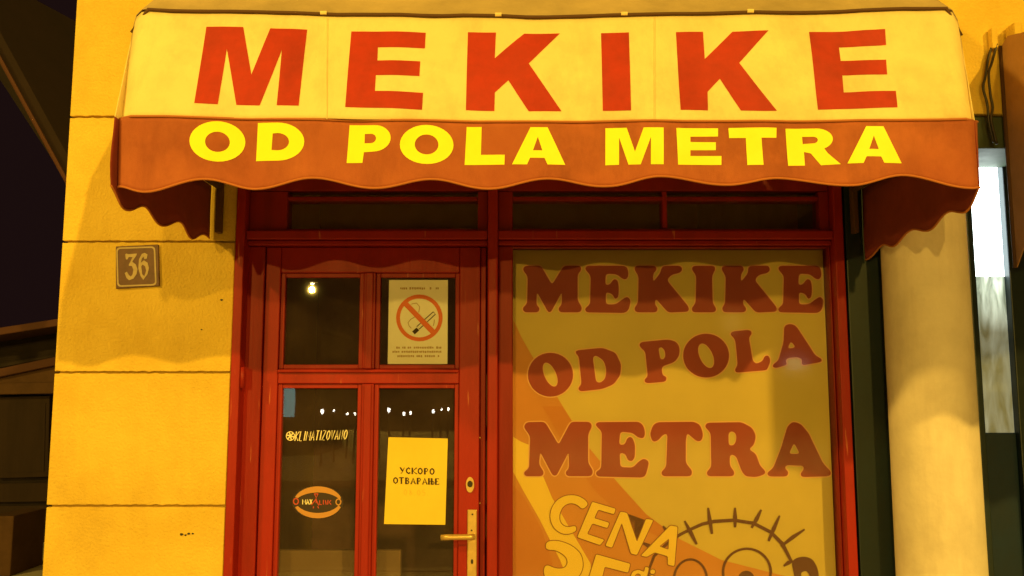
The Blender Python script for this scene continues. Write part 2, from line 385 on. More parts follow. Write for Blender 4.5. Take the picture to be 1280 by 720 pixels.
# ------------------------------------------------------------------ red shop front
P = root('shop_front', (0, 0.05, 0), 'red painted wooden shop front with glazed door, transom lights and display window', 'shop front')
YB = 0.125
RAILZ1 = U(680, 288, 0.0).z; RAILZ0 = U(680, 305, 0.0).z
pxbox(287.6, 240, 299, 720, -0.014, YB, 0, ZT).build('architrave', 'red', P, bevel=0.003)
pxbox(299.5, 240, 326, 720, 0.045, YB, 0, RAILZ0 - 0.002).build('jamb', 'red', P, bevel=0.003)
pxbox(609, 300, 622, 720, -0.006, YB, 0, ZT).build('post', 'red', P, bevel=0.005)
pxbox(1051, 300, 1063, 660, -0.008, YB, 0, ZT).build('post', 'red', P, bevel=0.004)
x299 = U(299, 480, -0.014).x + 0.001; xp0 = U(609, 480, -0.006).x - 0.001; xp1 = U(622, 480, -0.006).x + 0.001; xq0 = U(1051, 480, -0.008).x - 0.001
for a, b in ((x299, xp0), (xp1, xq0)):
    MB().box(a, b, 0.0, YB, RAILZ0 + 0.018, RAILZ1).build('transom_rail', 'red', P, bevel=0.003)
    MB().box(a, b, 0.02, YB, RAILZ0, RAILZ0 + 0.016).build('transom_rail', 'red', P, bevel=0.003)
# transom lights
def transom(a, b, bars, solid_to=None):
    w_ = MB().box(a, b, 0.03, 0.10, ZT - 0.07, ZT - 0.001)
    f = w_.build('transom_window', 'shaded_red', P, bevel=0.003)
    l = MB().box(a, a + (0.05 if solid_to is None else solid_to), 0.03, 0.10, RAILZ1 + 0.001, ZT - 0.072); l.build('stile', 'shaded_red', f, bevel=0.003)
    MB().box(b - 0.035, b, 0.03, 0.10, RAILZ1 + 0.001, ZT - 0.072).build('stile', 'shaded_red', f, bevel=0.003)
    z = U(680, 248, 0.03).z
    xa = a + (0.05 if solid_to is None else solid_to) + 0.001; xb = b - 0.036
    MB().box(xa, xb, 0.032, 0.10, z - 0.007, z + 0.007).build('glazing_bar', 'shaded_red', f, bevel=0.002)
    MB().box(xa, xb, 0.034, 0.10, RAILZ1 + 0.001, RAILZ1 + 0.012).build('sill', 'shaded_red', f, bevel=0.002)
    xs = [xa] + bars + [xb]
    for x in bars: MB().box(x - 0.008, x + 0.008, 0.028, 0.098, RAILZ1 + 0.013, ZT - 0.073).build('mullion', 'red', f, bevel=0.002)
    for i in range(len(xs) - 1):
        MB().box(xs[i], xs[i + 1], 0.062, 0.066, RAILZ1 + 0.012, ZT - 0.072).build('pane', 'glass', f)
transom(x299, xp0, [], solid_to=U(359, 268, 0.03).x - x299)
transom(xp1, xq0, [U(831, 268, 0.03).x])

# door leaf
DF = 0.05
dl = U(326, 520, DF).x + 0.002; dr = U(607, 520, DF).x; DT = U(465, 309, DF).z; DB = 0.03
def px_(x, y, Y=DF): return U(x, y, Y).x
pan = {'ul': (355, 346, 449, 456), 'ur': (474, 346, 569, 456), 'll': (350, 485, 444, 720), 'lr': (471, 485, 567.5, 720)}
BW = 0.015
sxl = (px_(353, 400) + px_(350, 600)) / 2 - BW; mxl = (px_(449, 400) + px_(444, 600)) / 2 + BW; mxr = (px_(474, 400) + px_(471, 600)) / 2 - BW; sxr = (px_(569, 400) + px_(567.5, 600)) / 2 + BW
zt1 = U(462, 346, DF).z + BW; zr1 = U(462, 456, DF).z - BW; zr0 = U(462, 485, DF).z + BW; zb = 0.36
door = MB().box(dl, sxl, DF, 0.095, DB, DT).build('door', 'red', P, bevel=0.003)
tag(door)
MB().box(sxr, dr - 0.02, DF, 0.095, DB, DT).build('stile', 'red', door, bevel=0.003)
MB().box(dr - 0.019, dr, DF + 0.010, 0.095, DB, DT).build('door_edge', 'red', door, bevel=0.003)
MB().box(sxl + .001, sxr - .001, DF + .001, 0.094, zt1, DT).build('top_rail', 'red', door, bevel=0.003)
MB().box(sxl + .001, sxr - .001, DF + .001, 0.094, zr0, zr1).build('lock_rail', 'red', door, bevel=0.003)
MB().box(sxl + .001, sxr - .001, DF - .010, DF, zr1 - 0.012, zr1 - 0.002).build('drip_moulding', 'red', door, bevel=0.004)
MB().box(sxl + .001, sxr - .001, DF + .001, 0.094, DB, zb - BW).build('bottom_rail', 'red', door, bevel=0.003)
for (a, b) in ((zr1 + .001, zt1 - .001), (zb - BW + .001, zr0 - .001)):
    MB().box(mxl, mxr, DF + .001, 0.094, a, b).build('mullion', 'red', door, bevel=0.003)
    MB().box((mxl + mxr) / 2 - 0.013, (mxl + mxr) / 2 + 0.013, DF - .006, DF + 0.0005, a, b).build('mullion_moulding', 'red', door, bevel=0.004)
    for (xa, xb) in ((sxl, mxl), (mxr, sxr)):
        bd = MB()
        xa2, xb2, a2, b2 = xa + .0005, xb - .0005, a, b
        bd.box(xa2, xa2 + BW, DF + .010, .088, a2, b2); bd.box(xb2 - BW, xb2, DF + .010, .088, a2, b2)
        bd.box(xa2 + BW + .0004, xb2 - BW - .0004, DF + .0115, .088, a2, a2 + BW); bd.box(xa2 + BW + .0004, xb2 - BW - .0004, DF + .0115, .088, b2 - BW, b2)
        bd.build('glazing_bead', 'red', door, bevel=0.002)
        MB().box(xa2 + BW - .003, xb2 - BW + .003, .070, .074, a2 + BW - .003, b2 - BW + .003).build('pane', 'glass', door)
# handle and lock
hp = pxbox(584, 637, 596, 722, DF - .007, DF - .0005); hd = hp.build('handle_plate', 'brass', door, bevel=0.003)
p0 = U(590.5, 671.5, DF - .007); a_ = U(590.5, 671.5, DF - .05); b_ = U(551, 672.5, DF - .05)
lv = MB().tube([p0, (a_.x, DF - .035, a_.z)], 0.008, 12); lv.build('handle_spindle', 'brass', door, smooth=True)
MB().tube([(a_.x + .006, DF - .043, a_.z), (a_.x - .01, DF - .046, a_.z), (b_.x + .03, DF - .046, b_.z + .002), (b_.x, DF - .043, b_.z)], 0.0095, 14).build('handle_lever', 'brass', door, smooth=True)
def disc(px, py, rx, rz, Y, name, mt, th=0.003, par=None):
    p = U(px, py, Y); fr = [(p.x + rx * math.cos(t), Y, p.z + rz * math.sin(t)) for t in [2 * math.pi * k / 20 for k in range(20)]]
    return MB().prism(fr, [(a, Y + th, c) for a, b, c in fr]).build(name, mt, par)
disc(590, 702, .004, .008, DF - .0085, 'keyhole', 'dark', .001, door)
disc(589.5, 663, .003, .003, DF - .0085, 'screw', 'dark', .001, door); disc(590.5, 643, .003, .003, DF - .0085, 'screw', 'dark', .001, door)
disc(587.5, 606, .014, .026, DF - .005, 'lock_rose', 'brass', .0045, door)
disc(587.5, 605, .009, .011, DF - .0065, 'lock_cylinder', 'dark', .001, door)
for (x, y) in ((600, 547), (600, 629)): disc(x, y, .002, .002, DF - .0022, 'screw', 'brass', .002, door)
for z_ in (U(299, 472, 0).z, .35):
    MB().tube([(x299 + .006, -.004, z_ - .035), (x299 + .006, -.004, z_ + .035)], .008, 10).build('hinge', 'red', P, smooth=True)
# display window
WF = 0.035; wz = 0.62
wl = U(641, 500, WF).x; wr = U(1043.5, 500, WF).x; wt = U(840, 309.5, WF).z
win = MB().box(xp1, wl, WF, .11, wz - .06, RAILZ0 - .002).build('display_window', 'shaded_red', P, bevel=0.004)
MB().box(wr, xq0, WF, .11, wz - .06, RAILZ0 - .002).build('stile', 'shaded_red', win, bevel=0.004)
MB().box(wl + .001, wr - .001, WF + .002, .11, wt, RAILZ0 - .002).build('top_rail', 'shaded_red', win, bevel=0.003)
MB().box(wl + .001, wr - .001, WF - .03, .11, wz - .06, wz).build('sill', 'shaded_red', win, bevel=0.003)
MB().box(wl - .004, wr + .004, .064, .069, wz - .004, wt + .004).build('pane', 'clean_glass', win)
for k in range(3):
    w_ = (xq0 - xp1) / 3
    MB().box(xp1 + k * w_ + .003, xp1 + (k + 1) * w_ - .003, .03, .09, 0.02, wz - .062).build('stall_board', 'red', P, bevel=0.006)

# ------------------------------------------------------------------ poster inside the display window
YP = 0.082
def FP(off): return lambda x, y: U(x, y, YP - off)
pz = 0.66
PO = root('window_poster', (U(840, 500, YP).x, YP, pz), 'large yellow window poster with red lettering and orange swoosh inside the display window', 'poster')
mb = MB(); c0 = U(641, 309, YP); c1 = U(1043, 309, YP)
mb.box(wl + .0005, wr - .004, YP, YP + .003, pz, wt - .002); mb.build('poster_sheet', 'poster', PO)
def put(name, loops, off, mt, par=PO, sub=0, fm=None):
    return flat(loops, (fm or FP)(off), sub).build(name, mt, par, fixn=False)
put('orange_band', [[(642, 400), (652, 422), (664.6, 444), (682, 472), (703, 507), (735, 558), (771, 602), (808, 643), (850, 674), (902, 700), (981, 720), (1010, 735), (640, 740), (640, 500)]], .0006, 'poster_orange')
put('dark_band', [[(678, 508), (703, 508), (735, 558), (771, 602), (808, 643), (850, 674), (834, 676), (790, 655), (745, 615), (712, 568)]], .0011, 'poster_dorange')
put('yellow_band', [[(641.5, 546), (651, 552), (661, 556), (678, 593), (690, 622), (712, 660), (738, 704), (742, 740), (716, 740), (700, 700), (675, 650), (655, 615), (641.5, 590)]], .0011, 'poster_gold')
put('dark_band', [[(641.5, 606), (655, 622), (676, 660), (690, 700), (692, 740), (641.5, 740)]], .0011, 'poster_dorange')

z1 = (640, 310, 6.0952)
E1 = [(555, 160), (570, 135), (850, 135), (880, 150), (888, 210), (870, 240), (840, 235), (800, 200), (715, 195), (710, 280), (745, 280), (775, 235), (805, 245), (815, 300), (810, 375), (785, 390), (765, 350), (715, 335), (715, 430), (790, 430), (850, 385), (880, 370), (905, 400), (890, 470), (860, 495), (565, 490), (555, 460), (595, 430), (600, 210)]
K1 = [(930, 160), (945, 135), (1090, 135), (1105, 165), (1075, 195), (1075, 260), (1130, 190), (1140, 150), (1160, 135), (1284, 135), (1299, 165), (1279, 190), (1215, 203), (1180, 245), (1349, 452), (1344, 485), (1190, 492), (1095, 385), (1088, 430), (1112, 460), (1100, 490), (945, 490), (930, 460), (960, 420), (965, 215)]
sh = lambda l, dx: [(x + dx, y) for x, y in l]
G = [
 ([[(80, 165), (100, 135), (215, 135), (235, 160), (305, 280), (385, 150), (405, 135), (520, 135), (530, 165), (500, 200), (500, 400), (535, 455), (520, 490), (365, 490), (352, 460), (380, 430), (380, 335), (297, 488), (275, 488), (190, 335), (185, 430), (212, 460), (200, 490), (95, 490), (78, 460), (115, 425), (120, 215)]], z1),
 ([E1], z1), ([K1], z1),
 ([sh([(148, 160), (165, 135), (320, 135), (332, 160), (305, 210), (310, 420), (340, 465), (325, 490), (160, 490), (148, 460), (180, 420), (185, 210)], 1219)], z1),
 ([sh([(375, 160), (390, 135), (535, 135), (550, 165), (525, 200), (525, 260), (580, 190), (580, 150), (600, 135), (735, 135), (748, 165), (730, 190), (660, 205), (630, 245), (800, 455), (795, 485), (640, 492), (545, 385), (540, 430), (568, 460), (555, 490), (395, 490), (380, 460), (405, 420), (410, 215)], 1219)], z1),
 ([sh(E1, 1219 + 252)], z1),
 # OD POLA
 ([ell(293, 417, 172, 167), ell(291, 416, 45, 98, -24)], (640, 400, 6.0952)),
 ([[(480, 245), (500, 230), (690, 212), (790, 250), (832, 340), (825, 420), (775, 490), (690, 525), (520, 545), (502, 520), (530, 490), (510, 280)], [(615, 285), (640, 268), (700, 310), (720, 380), (710, 450), (670, 480), (640, 470)]], (640, 400, 6.0952)),
 ([[(968, 190), (985, 168), (1190, 148), (1250, 165), (1277, 205), (1275, 270), (1240, 320), (1140, 355), (1145, 420), (1180, 435), (1170, 470), (1030, 482), (1010, 470), (1012, 450), (1035, 430), (1015, 240), (985, 215)], [(1115, 215), (1140, 205), (1165, 235), (1170, 275), (1155, 300), (1130, 300)]], (640, 400, 6.0952)),
 ([ell(260, 302, 175, 167), ell(260, 303, 50, 100, -24)], (840, 395, 6.0952)),
 ([[(442, 140), (460, 118), (590, 105), (612, 130), (585, 165), (600, 250), (615, 340), (640, 365), (690, 345), (705, 305), (735, 300), (752, 340), (725, 410), (700, 415), (490, 432), (478, 410), (500, 375), (490, 250), (480, 175)]], (840, 395, 6.0952)),
 ([[(855, 75), (900, 58), (945, 75), (1060, 250), (1090, 300), (1140, 325), (1140, 350), (1000, 375), (985, 360), (995, 335), (960, 312), (880, 320), (865, 345), (880, 370), (790, 398), (765, 385), (775, 365), (810, 340), (850, 200)], [(905, 190), (945, 240), (880, 250)]], (840, 395, 6.0952)),
 # METRA
 ([[(88, 145), (110, 108), (240, 105), (260, 120), (355, 280), (440, 120), (460, 105), (590, 105), (612, 135), (580, 200), (580, 420), (620, 480), (605, 520), (420, 520), (405, 490), (435, 460), (432, 335), (340, 515), (310, 515), (215, 335), (205, 430), (245, 490), (230, 520), (100, 520), (88, 490), (130, 460), (138, 215)]], (640, 510, 6.0952)),
 ([[(635, 130), (650, 108), (970, 105), (1005, 140), (1015, 200), (1000, 232), (960, 225), (920, 190), (825, 180), (815, 280), (860, 280), (880, 225), (915, 220), (938, 280), (935, 380), (910, 408), (880, 395), (865, 350), (820, 340), (825, 450), (920, 455), (975, 400), (1010, 385), (1045, 410), (1020, 510), (995, 530), (650, 522), (635, 490), (680, 460), (685, 180)]], (640, 510, 6.0952)),
 ([[(1050, 200), (1075, 130), (1110, 108), (1389, 105), (1434, 130), (1457, 200), (1444, 250), (1409, 255), (1369, 220), (1334, 190), (1324, 250), (1324, 420), (1374, 480), (1364, 520), (1150, 520), (1135, 490), (1175, 450), (1185, 200), (1155, 200), (1110, 250), (1072, 258)]], (640, 510, 6.0952)),
 ([[(248, 140), (270, 112), (530, 108), (610, 150), (640, 210), (625, 280), (585, 315), (640, 350), (670, 440), (712, 480), (706, 505), (640, 527), (560, 520), (530, 480), (490, 370), (460, 355), (440, 365), (440, 440), (478, 490), (465, 520), (275, 520), (262, 490), (300, 450), (295, 190)], [(430, 190), (460, 175), (490, 200), (490, 250), (470, 285), (432, 285)]], (840, 510, 6.0952)),
 ([[(880, 140), (920, 103), (980, 120), (1040, 190), (1150, 420), (1215, 490), (1200, 520), (990, 527), (978, 500), (1005, 470), (1000, 440), (870, 435), (860, 460), (890, 490), (875, 522), (740, 522), (722, 495), (770, 460), (830, 310)], [(930, 265), (975, 350), (890, 350)]], (840, 510, 6.0952)),
]
for loops, (ox, oy, k) in G:
    L = [l if len(l) == 36 else rnd(l, 26) for l in loops]
    L = tf(L, ox, oy, k)
    let = put('letter', L, .0022, 'poster_red')
    flat([grow(L[0], 1.5)] + [grow(h, -1.1) for h in L[1:]], FP(.0016)).build('letter_outline', 'poster_halo', let, fixn=False)
z7 = (660, 610, 6.0952)
C2 = [
 [[(462, 125), (415, 165), (375, 125), (320, 112), (265, 140), (238, 200), (240, 255), (270, 290), (310, 300), (362, 285), (372, 325), (320, 350), (260, 350), (200, 310), (168, 240), (175, 160), (220, 90), (290, 55), (370, 55), (430, 85)]],
 [[(490, 105), (668, 158), (655, 200), (535, 165), (505, 230), (620, 265), (605, 305), (490, 270), (450, 350), (582, 395), (550, 435), (375, 375)]],
 [[(705, 180), (755, 190), (830, 410), (900, 235), (955, 245), (830, 510), (785, 500), (715, 265), (640, 455), (590, 440)]],
 [[(1085, 285), (1140, 295), (1115, 595), (1065, 585), (1065, 520), (965, 490), (905, 525), (860, 515)], [(1075, 385), (1070, 470), (1000, 445)]],
 [[(140, 405), (230, 400), (330, 435), (405, 500), (422, 590), (400, 660), (345, 710), (430, 770), (445, 860), (380, 960), (250, 1000), (80, 960), (85, 890), (250, 920), (330, 870), (320, 790), (250, 740), (150, 720), (115, 640), (135, 580), (210, 615), (280, 612), (305, 570), (290, 520), (215, 472), (132, 470)]],
 [[(520, 505), (780, 578), (762, 645), (585, 600), (560, 700), (650, 720), (700, 850), (600, 980), (430, 960), (440, 890), (560, 910), (610, 840), (560, 770), (440, 760)]],
 [[(893, 600), (922, 607), (895, 720), (800, 712), (782, 670), (800, 635), (840, 622), (885, 640)], ell(838, 672, 22, 20)],
 [[(934, 662), (962, 668), (945, 740), (918, 734)]],
 [ell(950, 638, 19, 17)],
]
for i, loops in enumerate(C2):
    L = tf([l if len(l) == 36 else rnd(l, 45 if i in (0, 4) else 12, 4) for l in loops], *z7)
    let = put('letter' if i not in (4, 5) else 'digit', L, .0042, 'poster_gold')
    flat([grow(L[0], 1.0)] + [grow(h, -.8) for h in L[1:]], FP(.0036)).build('letter_outline', 'poster_line', let, fixn=False)
z8 = (850, 610, 6.0952)
arc = [(-245, 700), (-235, 620), (-198, 520), (-100, 425), (0, 355), (80, 315), (170, 275), (260, 255), (410, 245), (560, 268), (690, 335), (780, 425), (850, 560)]
put('drawn_arc', tf([ribbon(arc, [14, 18, 22, 24, 24, 24, 26, 28, 26, 26, 26, 30, 22])], *z8), .0026, 'poster_brown')
tk = [((35, 250), (80, 335), (128, 430)), ((215, 150), (228, 250), (245, 350)), ((420, 150), (420, 225), (420, 300)), ((620, 165), (585, 235), (545, 305)), ((760, 210), (715, 310), (675, 405)), ((950, 315), (860, 375), (770, 445)), ((-130, 290), (-100, 330), (-60, 380)), ((-290, 415), (-240, 440), (-190, 470)), ((790, 595), (825, 570), (860, 555))]
for k, t in enumerate(tk): put('drawn_tick', tf([ribbon(t, [14, 32, 18])], *z8), .0030 + k * .00003, 'poster_brown')
put('drawn_circle', tf([ell(510, 640, 192, 187), ell(510, 640, 172, 168)], *z8), .0027, 'poster_brown')
put('drawn_circle', tf([ell(80, 700, 135, 165), ell(80, 700, 117, 147)], *z8), .0028, 'poster_brown')
put('drawn_dot', tf([ell(505, 692, 62, 62)], *z8), .0027, 'poster_brown')
put('drawn_lobe', tf([rnd([(850, 560), (890, 530), (950, 520), (1010, 540), (1050, 610), (1065, 730), (880, 730), (865, 640)], 30), rnd([(922, 645), (960, 630), (985, 660), (990, 715), (930, 715)], 12)], *z8), .0024, 'poster_brown')

# ------------------------------------------------------------------ awning over the shop front
YV = -0.76                                  # front edge of the awning
def spl(P, x):
    for (a, b), (c, d) in zip(P, P[1:]):
        if x <= c: 
            t = (x - a) / (c - a); t = max(0, t); return b + (d - b) * t
    return P[-1][1]
def cosl(P, x):
    for (a, b), (c, d) in zip(P, P[1:]):
        if x <= c:
            t = max(0, (x - a) / (c - a)); t = (1 - math.cos(math.pi * t)) / 2; return b + (d - b) * t
    return P[-1][1]
topc = [(160, 34), (164, 23), (172, 15.5), (186, 14.5), (420, 19), (640, 23), (900, 19), (1172, 13.5), (1188, 13.5), (1198, 21), (1208, 36)]
botc = [(143, 145), (300, 148), (640, 152.5), (900, 152), (1226, 149.5)]
pA = U(640, 151, YV); pB = U(640, 20, -0.62)
nrm = (pB - pA).cross(Vector((1, 0, 0))).normalized()
if nrm.y > 0: nrm = -nrm
def dispF(p): return 0.010 * noise.noise(Vector((p.x * 1.6, 0, p.z * 2.5))) + 0.0045 * noise.noise(Vector((p.x * 4.5 + p.z * 3, 3, p.z * 4))) + .003 * noise.noise(Vector((p.x * 11, 5, p.z * 3)))
def FW(off):
    def f(x, y):
        p = UP(x, y, pA, nrm); return p + nrm * (off + dispF(p))
    return f
def dispV(p, k=1.0):
    fold = 0.5 + 0.5 * max(0.0, min(1.0, (pA.z - p.z) / 0.17))
    return k * fold * (0.007 * math.sin(p.x * 21.0 + 0.8) + 0.018 * noise.noise(Vector((p.x * 3.2, 7, p.z * 3))) + 0.008 * noise.noise(Vector((p.x * 9, 9, p.z * 5))))
def FV(off):
    def f(x, y):
        p = U(x, y, YV); p.y -= off + dispV(p); return p
    return f
AX = (U(140, 200, YV).x, U(1222, 200, YV).x)
zval = U(640, 238, YV).z
AW = root('awning', ((AX[0] + AX[1]) / 2, -0.38, zval), 'cream and rust shop awning with red capital lettering and scalloped valance above the door', 'awning')
N = 120; f = FW(0)
rows = []; topX = []
for j in range(21):
    v = j / 20; row = []
    for i in range(N + 1):
        u = i / N
        xb = 143 + (1226 - 143) * u; xt = 160 + (1208 - 160) * (u)
        yb = spl(botc, xb); yt = spl(topc, xt)
        e = max(0.0, 1 - min(u, 1 - u) / 0.022)
        row.append(f(xb + (xt - xb) * v, yb + (yt - yb) * v) - nrm * 0.035 * e * e)
    rows.append(row)
fp = MB().grid(rows).build('front_panel', 'cream', AW, smooth=True, solid=0.002)
# roof behind, back to the wall
trow = rows[-1]; r2 = []
for s in range(7):
    t = s / 6
    r2.append([Vector((p.x, p.y + (-0.012 - p.y) * t, p.z + 0.008 + ((3.12 if 3 < i < N - 3 else 2.98) - p.z) * t + 0.03 * math.sin(math.pi * t))) for i, p in enumerate(trow)])
MB().grid(r2).build('roof_panel', 'roofcanvas', AW, smooth=True, solid=0.002)
MB().tube([p + nrm * .003 + Vector((0, 0, .004)) for p in trow[::3]], 0.0055, 8).build('top_piping', 'browndark', AW, smooth=True)
for k, i in enumerate((28, 53, 71, 89)):
    MB().tube([trow[i] + nrm * .006 + Vector((-.009, 0, .005)), trow[i] + nrm * .006 + Vector((.009, 0, .005))], 0.006, 8).build('lacing', 'cream', AW)
# valance
scal = [(110, 237.5), (139, 231), (181, 240), (254.7, 223.5), (321, 236), (393, 223), (471, 235.5), (542, 225), (613, 236.5), (687, 223.5), (762, 233), (825, 221.8), (911.5, 231.5), (976, 222.7), (1065, 232.5), (1130, 219.5), (1212, 237), (1230, 233), (1260, 225)]
vtop = [(142, 145.5), (300, 148.5), (640, 153), (900, 152.5), (1227, 150)]
f = FV(0); rows = []; NV = 200
for j in range(15):
    v = j / 14; row = []
    for i in range(NV + 1):
        u = i / NV; xt = 142 + 1085 * u; xb = 139.5 + 1089.5 * u; yt = spl(vtop, xt); yb = cosl(scal, xb)
        e = max(0.0, 1 - min(u, 1 - u) / 0.018)
        q_ = f(xt + (xb - xt) * v, yt + (yb - yt) * v); q_.y += 0.028 * e * e; row.append(q_)
    rows.append(row)
va = MB().grid(rows).build('valance', 'valance', AW, smooth=True, solid=0.002)
MB().tube([p + Vector((0, -.001, 0.001)) for p in rows[-1]], 0.0032, 6).build('valance_binding', 'binding', AW, smooth=True)
MB().tube([Vector((p.x, p.y - .002, p.z + .001)) for p in rows[0][::4]], 0.0035, 6).build('seam', 'binding', AW, smooth=True)
# side panels and side valances
vt_l, vt_r = rows[0][0], rows[0][-1]
for sgn, xs, vt, tp, fr in ((-1, AX[0], vt_l, trow[0], rows[-1][0]), (1, AX[1], vt_r, trow[-1], rows[-1][-1])):
    tpm = trow[2] if sgn < 0 else trow[-3]
    pf = [Vector((xs, YV + .003, vt.z)), Vector((tp.x, tp.y, tp.z - .004)), Vector((tpm.x, tpm.y + .02, tpm.z)), Vector((xs - sgn * .02, -.012, 2.98)), Vector((xs, -.012, vt.z - .01))]
    MB().quad(*pf).build('side_panel', 'cream', AW, solid=0.002)
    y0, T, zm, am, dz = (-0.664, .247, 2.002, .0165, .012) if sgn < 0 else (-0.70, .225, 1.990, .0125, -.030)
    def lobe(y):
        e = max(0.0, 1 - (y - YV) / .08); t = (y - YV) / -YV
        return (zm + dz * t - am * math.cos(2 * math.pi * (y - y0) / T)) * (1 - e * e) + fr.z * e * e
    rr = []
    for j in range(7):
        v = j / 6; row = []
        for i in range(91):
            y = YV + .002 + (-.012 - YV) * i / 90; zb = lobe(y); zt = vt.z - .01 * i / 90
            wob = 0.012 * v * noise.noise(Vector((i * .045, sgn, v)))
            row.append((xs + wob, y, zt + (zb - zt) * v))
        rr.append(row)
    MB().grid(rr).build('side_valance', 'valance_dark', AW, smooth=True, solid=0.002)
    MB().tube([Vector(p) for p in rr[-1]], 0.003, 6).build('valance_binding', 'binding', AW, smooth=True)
    # folding arm under the cloth
    xa = xs - sgn * .035
    MB().tube([(xa, YV + .03, vt.z - .015), (xa, -.03, vt.z - .015)], 0.012, 8).build('awning_arm', 'browndark', AW, smooth=True)
    MB().box(xa - .009, xa + .009, -.035, -.002, 2.04, vt.z).build('wall_bracket', 'browndark', AW, bevel=0.003)
MB().tube([(AX[0] + .03, YV + .022, vt_l.z - .02), (AX[1] - .03, YV + .022, vt_r.z - .02)], 0.012, 8).build('front_bar', 'steel', AW, smooth=True)

for xs_ in (409, 818):
    a = [FW(.0022)(xs_, 22 + (151 - 22) * k / 24) for k in range(25)]; MB().tube(a, .0016, 5).build('seam', 'cream', AW, smooth=True)
k1 = 2.2456
def A_(pts): return [(130 + x / k1, y / k1) for x, y in pts]
def B_(pts): return [(680 + x / k1, y / k1) for x, y in pts]
big = [
 A_([(287, 74), (391, 76), (414, 210), (467, 80), (570, 82), (548, 301), (486, 299), (500, 142), (438, 298), (372, 296), (345, 137), (320, 294), (254, 291)]),
 A_([(694, 87), (903, 91), (901, 137), (769, 134), (768, 172), (888, 175), (886, 217), (764, 214), (761, 259), (896, 263), (893, 310), (678, 304)]),
 [(585, 41.4), (620, 42), (618.5, 74.4), (655.5, 42.3), (700, 41.4), (661, 80), (702, 139), (660.8, 139), (635.5, 101.5), (618.5, 116.7), (618, 139), (582.4, 138.5)],
 [(751.3, 41.4), (786, 41), (788.7, 139), (753.5, 138.5)],
 B_([(370, 92), (446, 90), (451, 166), (528, 91), (630, 87), (548, 177), (655, 308), (553, 309), (494, 220), (459, 258), (460, 311), (383, 310)]),
 B_([(745, 87), (957, 82), (961, 125), (830, 129), (834, 168), (962, 164), (965, 206), (838, 210), (842, 258), (988, 254), (992, 302), (770, 306)]),
]
for l in big: put('letter', [l], .0020, 'sign_red', fp, 4, FW)
small = [
 [A_(ell(317, 396, 77, 56)), A_(ell(317, 397, 34, 28))],
 [A_([(431, 344)] + ell(488, 397, 74, 53, 0, 18, -90, 90) + [(424, 450)]), A_([(473, 374)] + ell(487, 397, 32, 24, 0, 12, -90, 90) + [(469, 420)])],
 [A_([(688, 349)] + ell(758, 387, 47, 37, 0, 16, -90, 90) + [(728, 425), (724, 455), (679, 455)]), A_([(731, 374)] + ell(749, 387, 14, 13, 0, 10, -90, 90) + [(730, 400)])],
 [A_(ell(906, 407, 75, 55)), A_(ell(906, 407, 33, 28))],
 [A_([(1018, 356), (1060, 356), (1058, 434), (1125, 435), (1124, 463), (1012, 462)])],
 None,
 [B_([(172, 361), (231, 361), (254, 428), (278, 361), (334, 361), (334, 464), (298, 464), (298, 388), (270, 464), (236, 464), (210, 388), (210, 464), (172, 464)])],
 [B_([(370, 361), (488, 361), (488, 384), (410, 385), (410, 400), (482, 400), (482, 422), (410, 423), (410, 439), (498, 438), (498, 463), (375, 464)])],
 [B_([(517, 360), (653, 358), (653, 386), (610, 387), (616, 463), (570, 464), (566, 388), (519, 388)])],
 [B_([(679, 360)] + ell(766, 389, 46, 30, 0, 14, -90, 60) + [(798, 428), (833, 461), (780, 462), (752, 428), (733, 424), (736, 462), (688, 463)]), B_([(727, 382)] + ell(759, 391, 12, 9, 0, 8, -90, 90) + [(729, 402)])],
 [B_([(903, 355), (952, 355), (1003, 459), (952, 459), (943, 441), (902, 441), (893, 460), (850, 460)]), B_([(924, 382), (937, 420), (910, 420)])],
]
A1 = [[(640 + (x - 850) / 153 * 66.7, 159.3 + (y - 355) / 105 * 46.7) for x, y in l] for l in ([(903, 355), (952, 355), (1003, 459), (952, 459), (943, 441), (902, 441), (893, 460), (850, 460)], [(924, 382), (937, 420), (910, 420)])]
small[5] = A1
for l in small: put('letter', l, .0020, 'sign_yellow', va, 4, FV)

